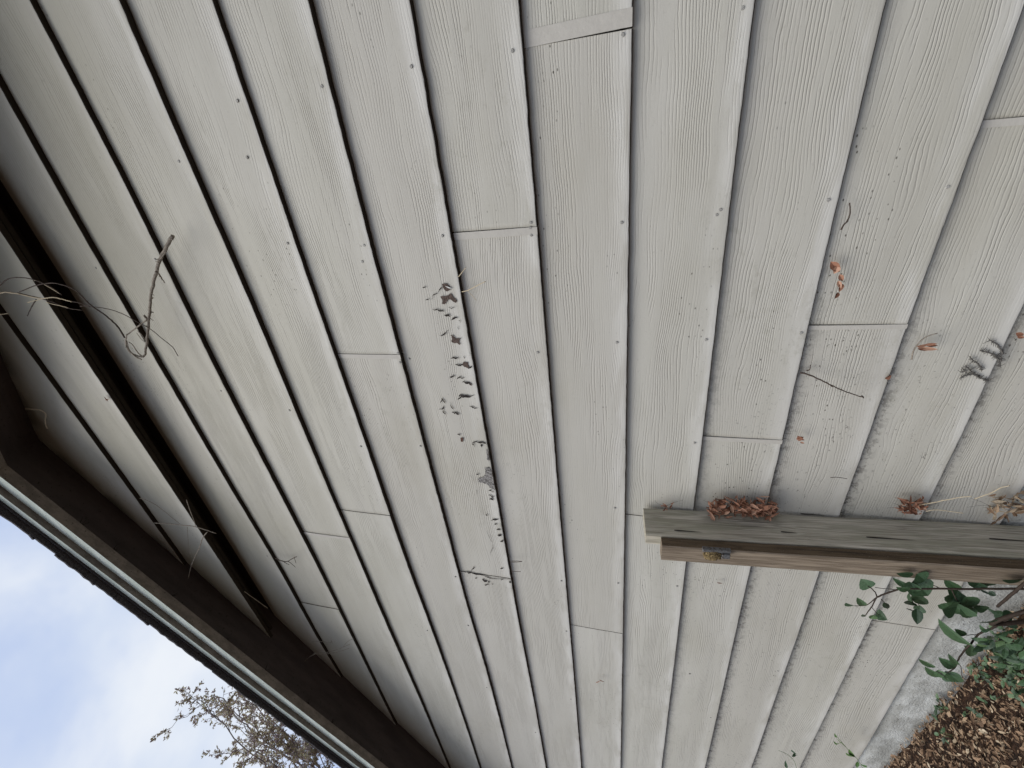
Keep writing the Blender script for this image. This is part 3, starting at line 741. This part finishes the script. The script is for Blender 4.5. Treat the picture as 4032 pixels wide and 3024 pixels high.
t1 = twig('long dry pale twig hanging over the upper boards and bent into a hook', [
 (A([(1075,-35),(1050,10),(1000,110),(965,220),(940,330),(930,440),(920,560),(912,640),(905,700),(890,720)], (-.03, -.075)), .0046, .0027),
 (A([(985,200),(1005,230),(1025,260)], -.05), .0024, .0012), (A([(1000,110),(1035,60)], -.05), .0012, .0008), (A([(985,130),(965,128)], -.05), .0016, .0008),
 (A([(940,320),(960,340)], -.06), .0012, .0006), (A([(935,480),(955,495)], -.06), .0012, .0006),
 (A([(905,470),(912,490),(870,520),(820,560),(790,580)], (-.07, -.08)), .0024, .0016), (A([(890,720),(850,712),(810,690),(785,650),(782,610),(790,580)], (-.075, -.085)), .0022, .0016),
 (A([(880,735),(840,715),(800,670),(790,620)], -.08), .0018, .001), (A([(885,715),(855,690),(830,650),(800,625)], -.08), .0016, .001),
 (A([(905,615),(880,580),(858,560)], -.08), .001, .0007), (A([(900,625),(875,605),(850,570)], -.08), .0009, .0007),
 (A([(900,470),(898,458)], -.07), .003, .002)])
t2 = twig('tangled dark vine tendrils crossing the dark gap under the gable', [
 (A([(775,600),(740,540),(690,490),(640,450),(590,415),(540,375),(490,320),(430,285),(350,262),(290,262),(210,280),(120,315)], (-.085, -.11)), .0022, .0012),
 (A([(0,275),(40,240),(100,225),(180,232),(240,250),(290,272),(340,300),(385,335)], (-.12, -.10)), .0016, .001),
 (A([(110,320),(180,338),(250,355),(330,380),(400,410),(455,422),(515,430)], (-.10, -.09)), .0014, .0009),
 (A([(225,362),(205,395),(185,430),(170,465)], (-.10, -.10)), .0016, .001),
 (A([(445,375),(500,385),(560,405),(640,415),(720,435),(790,465),(850,500),(910,530),(960,565),(1020,615),(1075,660),(1108,715)], (-.09, -.07)), .0011, .0009),
 (A([(500,405),(530,402),(560,410)], -.085), .0015, .0008)], m_twigd)
t3 = twig('pale dry grass stems lying across the left end of the dark gap', [
 (Bq([(0,845),(60,832),(130,838),(230,850),(300,865),(400,890),(480,905),(545,915),(620,905),(700,900),(780,912),(860,935),(935,955)], (-.115, -.10)), .0016, .0013),
 (Bq([(440,672),(520,695),(600,740),(700,800),(800,860)], (-.105, -.1)), .0011, .0009), (Bq([(360,970),(430,945),(510,930),(560,910)], -.105), .001, .0009),
 (Bq([(0,1125),(60,1115),(110,1110)], -.12), .001, .0008), (Bq([(600,960),(700,990),(800,1010),(890,1035)], -.1), .0009, .0008)], m_straw)
Dq = lambda L, Y: PT(3.3175, 0, 1600, L, Y)
twig('short curled straw hanging in the dark peak of the eave', [(Dq([(330,30),(400,35),(480,42),(550,60),(600,110),(590,180),(600,250),(620,290)], (-.09, -.09)), .0016, .0013)], m_straw)
E2 = lambda L, Y: PT(1.58, 0, 1974, L, Y)
twig('thin branched twig hanging across the far end of the dark gap', [
 (E2([(960,135),(1050,140),(1130,148),(1200,155),(1270,175),(1345,200)], -.1), .0017, .0012), (E2([(1160,-10),(1180,50),(1210,130),(1215,155)], -.1), .0015, .0011),
 (E2([(1290,190),(1260,230),(1240,290),(1210,350),(1185,420),(1172,480)], -.11), .0018, .0015), (E2([(1165,160),(1170,230),(1180,310),(1190,350)], -.1), .0009, .0007),
 (E2([(870,-20),(950,10),(1020,60),(1080,110),(1120,140)], -.1), .0011, .0008)], m_twig)
twig('small forked dark twig stub sticking out below a lap near the gap end', [(E2([(1715,355),(1745,368),(1785,375),(1830,350),(1845,345)], (-.005, -.03)), .002, .0012), (E2([(1790,372),(1810,385),(1838,410)], -.02), .0013, .0008), (E2([(1760,372),(1780,385),(1800,395)], -.02), .0014, .0008), (E2([(1830,350),(1842,385)], -.03), .001, .0008)], m_twigd)
twig('wispy pale twig with fine side shoots near the lower end of the eave', [
 (E2([(1895,995),(1930,965),(1980,945),(2030,940),(2090,925),(2140,905),(2175,890)], (-.05, -.03)), .0013, .001), (E2([(1950,945),(2010,950),(2060,945),(2110,935),(2170,915)], -.04), .0012, .0009),
 (E2([(1945,870),(2000,872),(2060,880)], -.03), .001, .0008), (E2([(2060,865),(2068,885)], -.03), .0012, .0009), (E2([(2135,905),(2165,870),(2200,855)], -.025), .0009, .0006)], m_twig)
twig('fine straw thread across the gap close to the eave', [(E2([(1520,560),(1560,590),(1610,625),(1665,665)], -.08), .0006, .0006)], m_straw)
C2 = lambda L, Y: PT(1.58, 2632, 950, L, Y)
twig('broken brown twig with buds poking out from under a lap edge', [(C2([(820,818),(870,830),(930,855),(1000,890),(1060,918),(1130,945),(1200,968),(1215,975)], (-.002, -.045)), .0020, .0010),
 (C2([(1010,895),(1020,905)], -.03), .002, .001), (C2([(1200,962),(1212,970)], -.045), .0022, .0016)], m_twigd)
twig('tiny curled bark shred beside the start of the broken twig', [(C2([(858,800),(870,805),(880,790),(882,770)], (-.004, -.012)), .0014, .0008)], m_twigd)
twig('thin curved dark twig hanging between two dark spots, highest on the low boards', [(PT(1.58, 2632, 0, [(1128,1262),(1130,1320),(1115,1370),(1090,1400),(1072,1430)], (-.004, -.012)), .0012, .0017)], m_twigd)
twig('fine short dark bristle lying level on the board above the grey post top', [(C2([(1008,1470),(1050,1468),(1112,1478)], -.012), .0009, .0007)], m_twigd)
twig('pair of thin dark bristles and a faint hook under the worn board near its joint', [(O2p, .0010, .0008) for O2p in (
  [(1650+x/2.37, 1650+y/2.37, Y) for x, y, Y in ((862,1325,-.002),(910,1325,-.012),(958,1327,-.018))], [(1650+x/2.37, 1650+y/2.37, Y) for x, y, Y in ((865,1335,-.002),(915,1335,-.012),(960,1330,-.018))],
  [(1650+x/2.37, 1650+y/2.37, Y) for x, y, Y in ((870,1420,-.002),(910,1424,-.01),(948,1424,-.016))])], m_twigd)
twig('thin pale straw sticking out from under the worn board with dark crumbs', [([(1650+x/2.2125, 950+y/2.2125, Y) for x, y, Y in ((375,440,-.002),(430,425,-.012),(500,390,-.024),(578,350,-.034))], .0011, .0010),
   ([(1650+x/2.2125, 950+y/2.2125, Y) for x, y, Y in ((425,432,-.01),(460,470,-.012),(500,515,-.014))], .0006, .0005)], m_straw)
twig('short pale straw end poking from the chipped lap edge, topmost on the worn board', [([(1650+x/2.2125, 950+y/2.2125, Y) for x, y, Y in ((345,308,-.002),(375,270,-.012),(410,228,-.02))], .0009, .0008)], m_straw)
twig('long pale grass stem leaning from the tuft beside the grey board', [(PT(2.765, 3632, 1800, [(-60,520),(0,515),(120,495),(260,465),(400,440),(540,425)], (-.02, -.05)), .0014, .0010),
   (PT(2.765, 3632, 1800, [(40,590),(120,575),(220,580),(330,595),(450,610)], (-.03, -.05)), .0011, .0009), (PT(2.765, 3632, 1800, [(570,455),(650,425),(760,385),(850,335),(950,310)], (-.03, -.05)), .0011, .0009)], m_straw)
# grey rootlets left by a climbing plant
random.seed(8)
bm = bmesh.new()
def rootlet(pts, r=.0019):
    P_ = smooth_path([at(x, y, -.003) for x, y in pts], 4, .0012); tube(bm, P_, r, r*.7, 5)
    for q in P_:
        for _ in range(3):
            e = q + Vector((random.uniform(-.009, .009), random.uniform(-.004, .002), random.uniform(-.009, .009))); tube(bm, [q, e], .0007, .0004, 3)
for L in ([(1990,870),(1940,850),(1890,810),(1850,775)], [(1935,835),(1880,830),(1820,850)], [(1850,800),(1820,815)], [(1950,800),(1920,760),(1880,725)], [(2060,740),(2010,700),(1940,680)],
          [(2080,700),(2050,650),(2000,615)], [(2060,780),(2070,730),(2020,705)]):
    rootlet([(2632+x/1.58, 950+y/1.58) for x, y in L])
tag(link('climber_roots', bm, m_web), 'grey branching rootlets of an old climber stuck to the low boards', 'dead roots')

# ---------------------------------------------------------------- shrub at the foot of the post
random.seed(31)
S = lambda x, y: (3232+x/2.0137, 2200+y/2.0137)
shrub = thing('shrub', (-1.15, -.16, gz(-1.15)), 'dark green leafy shrub growing at the foot of the wall left of the post', 'shrub')
def sp(x, y, Y): return at(*S(x, y), Y)
bm = bmesh.new()
stems = [([(1900,330),(1750,260),(1611,240),(1400,238),(1100,240),(850,238),(620,245),(480,290),(440,310)], -.19, -.15, .0030, .0018), ([(440,310),(415,360),(390,400),(345,455)], -.15, -.13, .0018, .001),
 ([(440,310),(400,340),(350,372),(270,372)], -.15, -.13, .0013, .0008), ([(445,300),(430,265),(400,235),(370,215)], -.15, -.14, .0018, .001), ([(600,245),(520,240),(430,228)], -.15, -.14, .0009, .0007),
 ([(1700,120),(1611,200),(1500,290),(1400,380)], -.20, -.17, .0038, .003), ([(1700,400),(1560,440),(1480,480),(1350,555),(1250,600),(1190,670),(1130,740),(1090,800),(1060,870),(1000,905)], -.20, -.13, .003, .0015),
 ([(1250,600),(1160,605),(1070,595)], -.15, -.14, .001, .0008), ([(950,235),(890,210),(830,185)], -.15, -.14, .001, .0008), ([(700,250),(740,300),(780,370)], -.15, -.13, .0012, .0008),
 ([(1040,250),(1080,330),(1150,380),(1220,400)], -.17, -.14, .0015, .001), ([(1060,830),(1110,850),(1120,930),(1150,960)], -.15, -.14, .0009, .0007), ([(480,320),(510,360),(530,400)], -.15, -.14, .0012, .0008), ([(400,380),(450,440),(490,470)], -.15, -.14, .0009, .0007)]
for L, ya, yb, r0, r1 in stems:
    tube(bm, smooth_path([sp(x, y, ya+(yb-ya)*i/(len(L)-1)) for i, (x, y) in enumerate(L)], 3, .0006), r0, r1, 6)
# rooted trunk
tube(bm, smooth_path([sp(1900,330,-.19), Vector((-1.16,-.19,.3)), Vector((-1.13,-.17,.12)), Vector((-1.15,-.16,gz(-1.15)-.02))], 4), .0045, .006, 7)
tube(bm, smooth_path([sp(1700,400,-.2), Vector((-1.25,-.2,.16)), Vector((-1.17,-.17,gz(-1.15)-.02))], 4), .003, .005, 7)
link('stem', bm, m_stem, shrub)
bm = bmesh.new(); lay = tonelayer(bm)
LV = [(405,225,315,165,80,.45),(268,372,200,360,56,.3),(345,372,290,315,34,.6),(420,445,395,480,40,.9),(440,420,520,485,48,.2),(735,125,595,112,36,.15),(692,225,572,158,30,.35),(705,242,608,240,36,.4),
 (760,120,830,175,70,.35),(735,170,862,300,105,.4),(700,180,760,265,60,.25),(700,265,730,360,55,.3),(725,270,868,400,48,.4),(760,395,768,525,40,.02),(715,400,770,445,50,.05),(790,370,775,440,45,.2),(690,330,745,370,45,.3),
 (1090,240,980,160,46,.45),(1090,250,1040,330,80,.35),(1130,280,1010,350,90,.3),(1060,340,1110,450,120,.4),(1080,380,955,400,90,.35),(1120,370,1238,498,62,.5),(1140,300,1230,390,70,.45),(1335,215,1175,150,80,.08),(1300,240,1210,190,50,.1),
 (1320,405,1210,375,44,.3),(1400,420,1300,385,60,.25),(1370,420,1470,450,70,.3),(1440,450,1525,435,48,.05),(1611,160,1450,185,50,.02),(1190,690,925,535,72,.55),(1150,608,1060,555,32,.5),(1190,690,1190,785,44,.4),(1170,680,1255,770,50,.5),
 (900,865,770,782,38,.55),(1065,862,945,800,48,.45),(1085,840,1020,785,28,.4),(960,940,830,875,56,.5),(960,905,1000,950,60,.6),(985,890,1110,960,110,.35),(1010,900,1110,1000,70,.4),(930,880,980,950,50,.7),
 (1260,240,1380,290,26,.05),(1330,260,1390,295,22,.0),(500,345,540,410,26,.1),(330,440,345,460,20,.7)]
for x0, y0, x1, y1, wd, tn in LV:
    Y = -.145 + random.uniform(-.025, .03)
    a, b = sp(x0, y0, Y), sp(x1, y1, Y - random.uniform(-.02, .03))
    leaf(bm, a, b, wd/2.0137/F*2.1, (random.uniform(-.5, .5), -1, random.uniform(-.2, .7)), tn, .28, random.uniform(-.05, .2), 8, lay, .5)
for i in range(190):                 # dense low foliage in the corner
    x = random.uniform(1240, 1950); y = random.triangular(470, 1150, 700)
    if x + (y-470)*-.1 < 1240 or y > 560 + (x-1150)*.95: continue
    Y = -.12 - random.uniform(0, .12); c = sp(x, y, Y)
    d = Vector((random.uniform(-.6, .6), random.uniform(-.6, .3), random.uniform(-.6, .9))).normalized()*random.uniform(.015, .04)
    leaf(bm, c, c+d, d.length*.5, (random.uniform(-.6, .6), -1, random.uniform(-.2, .9)), random.random()**1.3, .3, .2, 5, lay, .4)
link('foliage', bm, m_leaf, shrub)
# two weeds at the foot of the wall
def weed(label, base, stemsL, leaves, mstem=m_weed, mleaf=m_weed):
    b = at(*base); g0 = Vector((b.x, -.07, gz(b.x))); o = thing('weed', g0, label, 'weed', 'weeds at the foot of the wall')
    bm = bmesh.new(); lay = tonelayer(bm)
    for L in stemsL:
        P_ = [at(x, y, -.07) for x, y in L]
        tube(bm, smooth_path(P_, 3), .0012, .0007, 4)
    P_ = [at(*stemsL[0][0], -.07)]; tube(bm, smooth_path([g0, (g0+P_[0])/2 + Vector((.01, 0, 0)), P_[0]], 3), .0016, .0012, 4)
    link('stem', bm, mstem, o)
    bm = bmesh.new(); lay = tonelayer(bm)
    for x0, y0, x1, y1, wd, tn in leaves:
        leaf(bm, at(x0, y0, -.07), at(x1, y1, -.08), wd/F*1.5*1.5, (random.uniform(-.4, .4), -1, .3), tn, .2, .1, 6, lay, .4)
    link('foliage', bm, mleaf, o)
I3 = lambda x, y: (2632+x/1.58, 1974+y/1.58)
weed('small dark sprig with a curled leaf at the bottom edge, on the lighter boards', (3160,3024), [[I3(800,1690), I3(785,1620), I3(740,1575), I3(685,1550)], [I3(740,1690), I3(730,1640)]],
     [(*I3(765,1545), *I3(800,1580), 14, .2), (*I3(790,1570), *I3(770,1590), 10, .2), (*I3(735,1660), *I3(728,1625), 9, .3)], m_leaf, m_leaf)
weed('pale green feathery weed in front of the foundation at the bottom edge', (3390,3024), [[I3(1230,1700), I3(1180,1610), I3(1130,1560), I3(1080,1500), I3(1040,1455)], [I3(1180,1620), I3(1165,1700)], [I3(1080,1500), I3(1035,1510)], [I3(1100,1525), I3(1050,1480)]],
     [(*I3(1160,1590), *I3(1105,1575), 20, .5), (*I3(1150,1590), *I3(1125,1555), 14, .6), (*I3(1045,1470), *I3(1035,1452), 6, .5), (*I3(1050,1515), *I3(1030,1500), 6, .4), (*I3(1200,1640), *I3(1235,1650), 12, .3), (*I3(1180,1620), *I3(1170,1660), 10, .3)])

# ---------------------------------------------------------------- tree beyond the roof
random.seed(77)
cen = far(1480, 3330, 8.0); RAD = (far(820, 2760, 8.0) - cen).length
base = Vector((cen.x+.3, cen.y-.2, gz(-9)))
tree = thing('tree', base, 'sparse autumn tree with thin twigs showing beyond the roof edge', 'tree')
bt = bmesh.new(); bl = bmesh.new(); lay = tonelayer(bl)
fork = cen - Vector((0, 0, RAD*.9))
tube(bt, smooth_path([base, base*.5+fork*.5 + Vector((.1, .05, 0)), fork], 5), .14, .09, 9)
def jitv(k): return Vector([random.gauss(0, k) for _ in range(3)])
def twigs(a, b, r, lev):
    """a wandering branch from a to b with side shoots and small leaves"""
    n = 7; L = (b-a).length; pts = [a + (b-a)*i/n + (jitv(L*.025) if 0 < i else Vector()) for i in range(n+1)]
    tube(bt, pts, r, r*.45, 5 if lev == 0 else 3)
    if lev < 3:
        for i in range((8, 5, 3)[lev]):
            t = random.uniform(.12, .98); k = min(n-1, int(t*n)); q = pts[k] + (pts[k+1]-pts[k])*(t*n-k)
            d = ((b-a).normalized()*.75 + jitv(.5)).normalized(); twigs(q, q + d*L*random.uniform(.22, .40), r*.5, lev+1)
    if lev >= 1:
        for i in range((0, 4, 7, 9)[lev]):
            t = random.random(); k = min(n-1, int(t*n)); q = pts[k] + (pts[k+1]-pts[k])*(t*n-k)
            v = ((b-a).normalized()*.5 + jitv(.6)).normalized()*random.uniform(.022, .042)
            leaf(bl, q, q+v, v.length*.42, [random.gauss(0, 1) for _ in range(3)], random.random(), .2, .2, 3, lay)
for px, py in [(830,2730),(830,2800),(900,2790),(950,2730),(985,2880),(1010,2810),(1080,2870),(1050,2960),(1110,2800),(1150,2930),
               (1060,3010),(1180,3010),(1250,2960),(1300,3040),(1400,3100),(1200,3120),(1080,3090)]:
    D = 8.0 + random.uniform(-.8, .8); T = far(px, py, D); root = far(px + random.uniform(330, 420), py + random.uniform(300, 420), D + random.uniform(-.3, .3))
    twigs(root, T, .011, 0); tube(bt, smooth_path([fork, (fork*.5+root*.5)+jitv(.12), root], 4), .03, .011, 5)
for i in range(5):
    d = Vector((random.uniform(-1, .5), random.uniform(-1, 1), random.uniform(.1, 1))).normalized(); q = fork + d*RAD*.5
    tube(bt, [fork, fork + d*RAD*.25 + jitv(.05), q], .05, .02, 6); twigs(q, q + d*RAD*.45, .02, 0)
link('trunk', bt, m_bark, tree); link('crown', bl, m_treeleaf, tree)
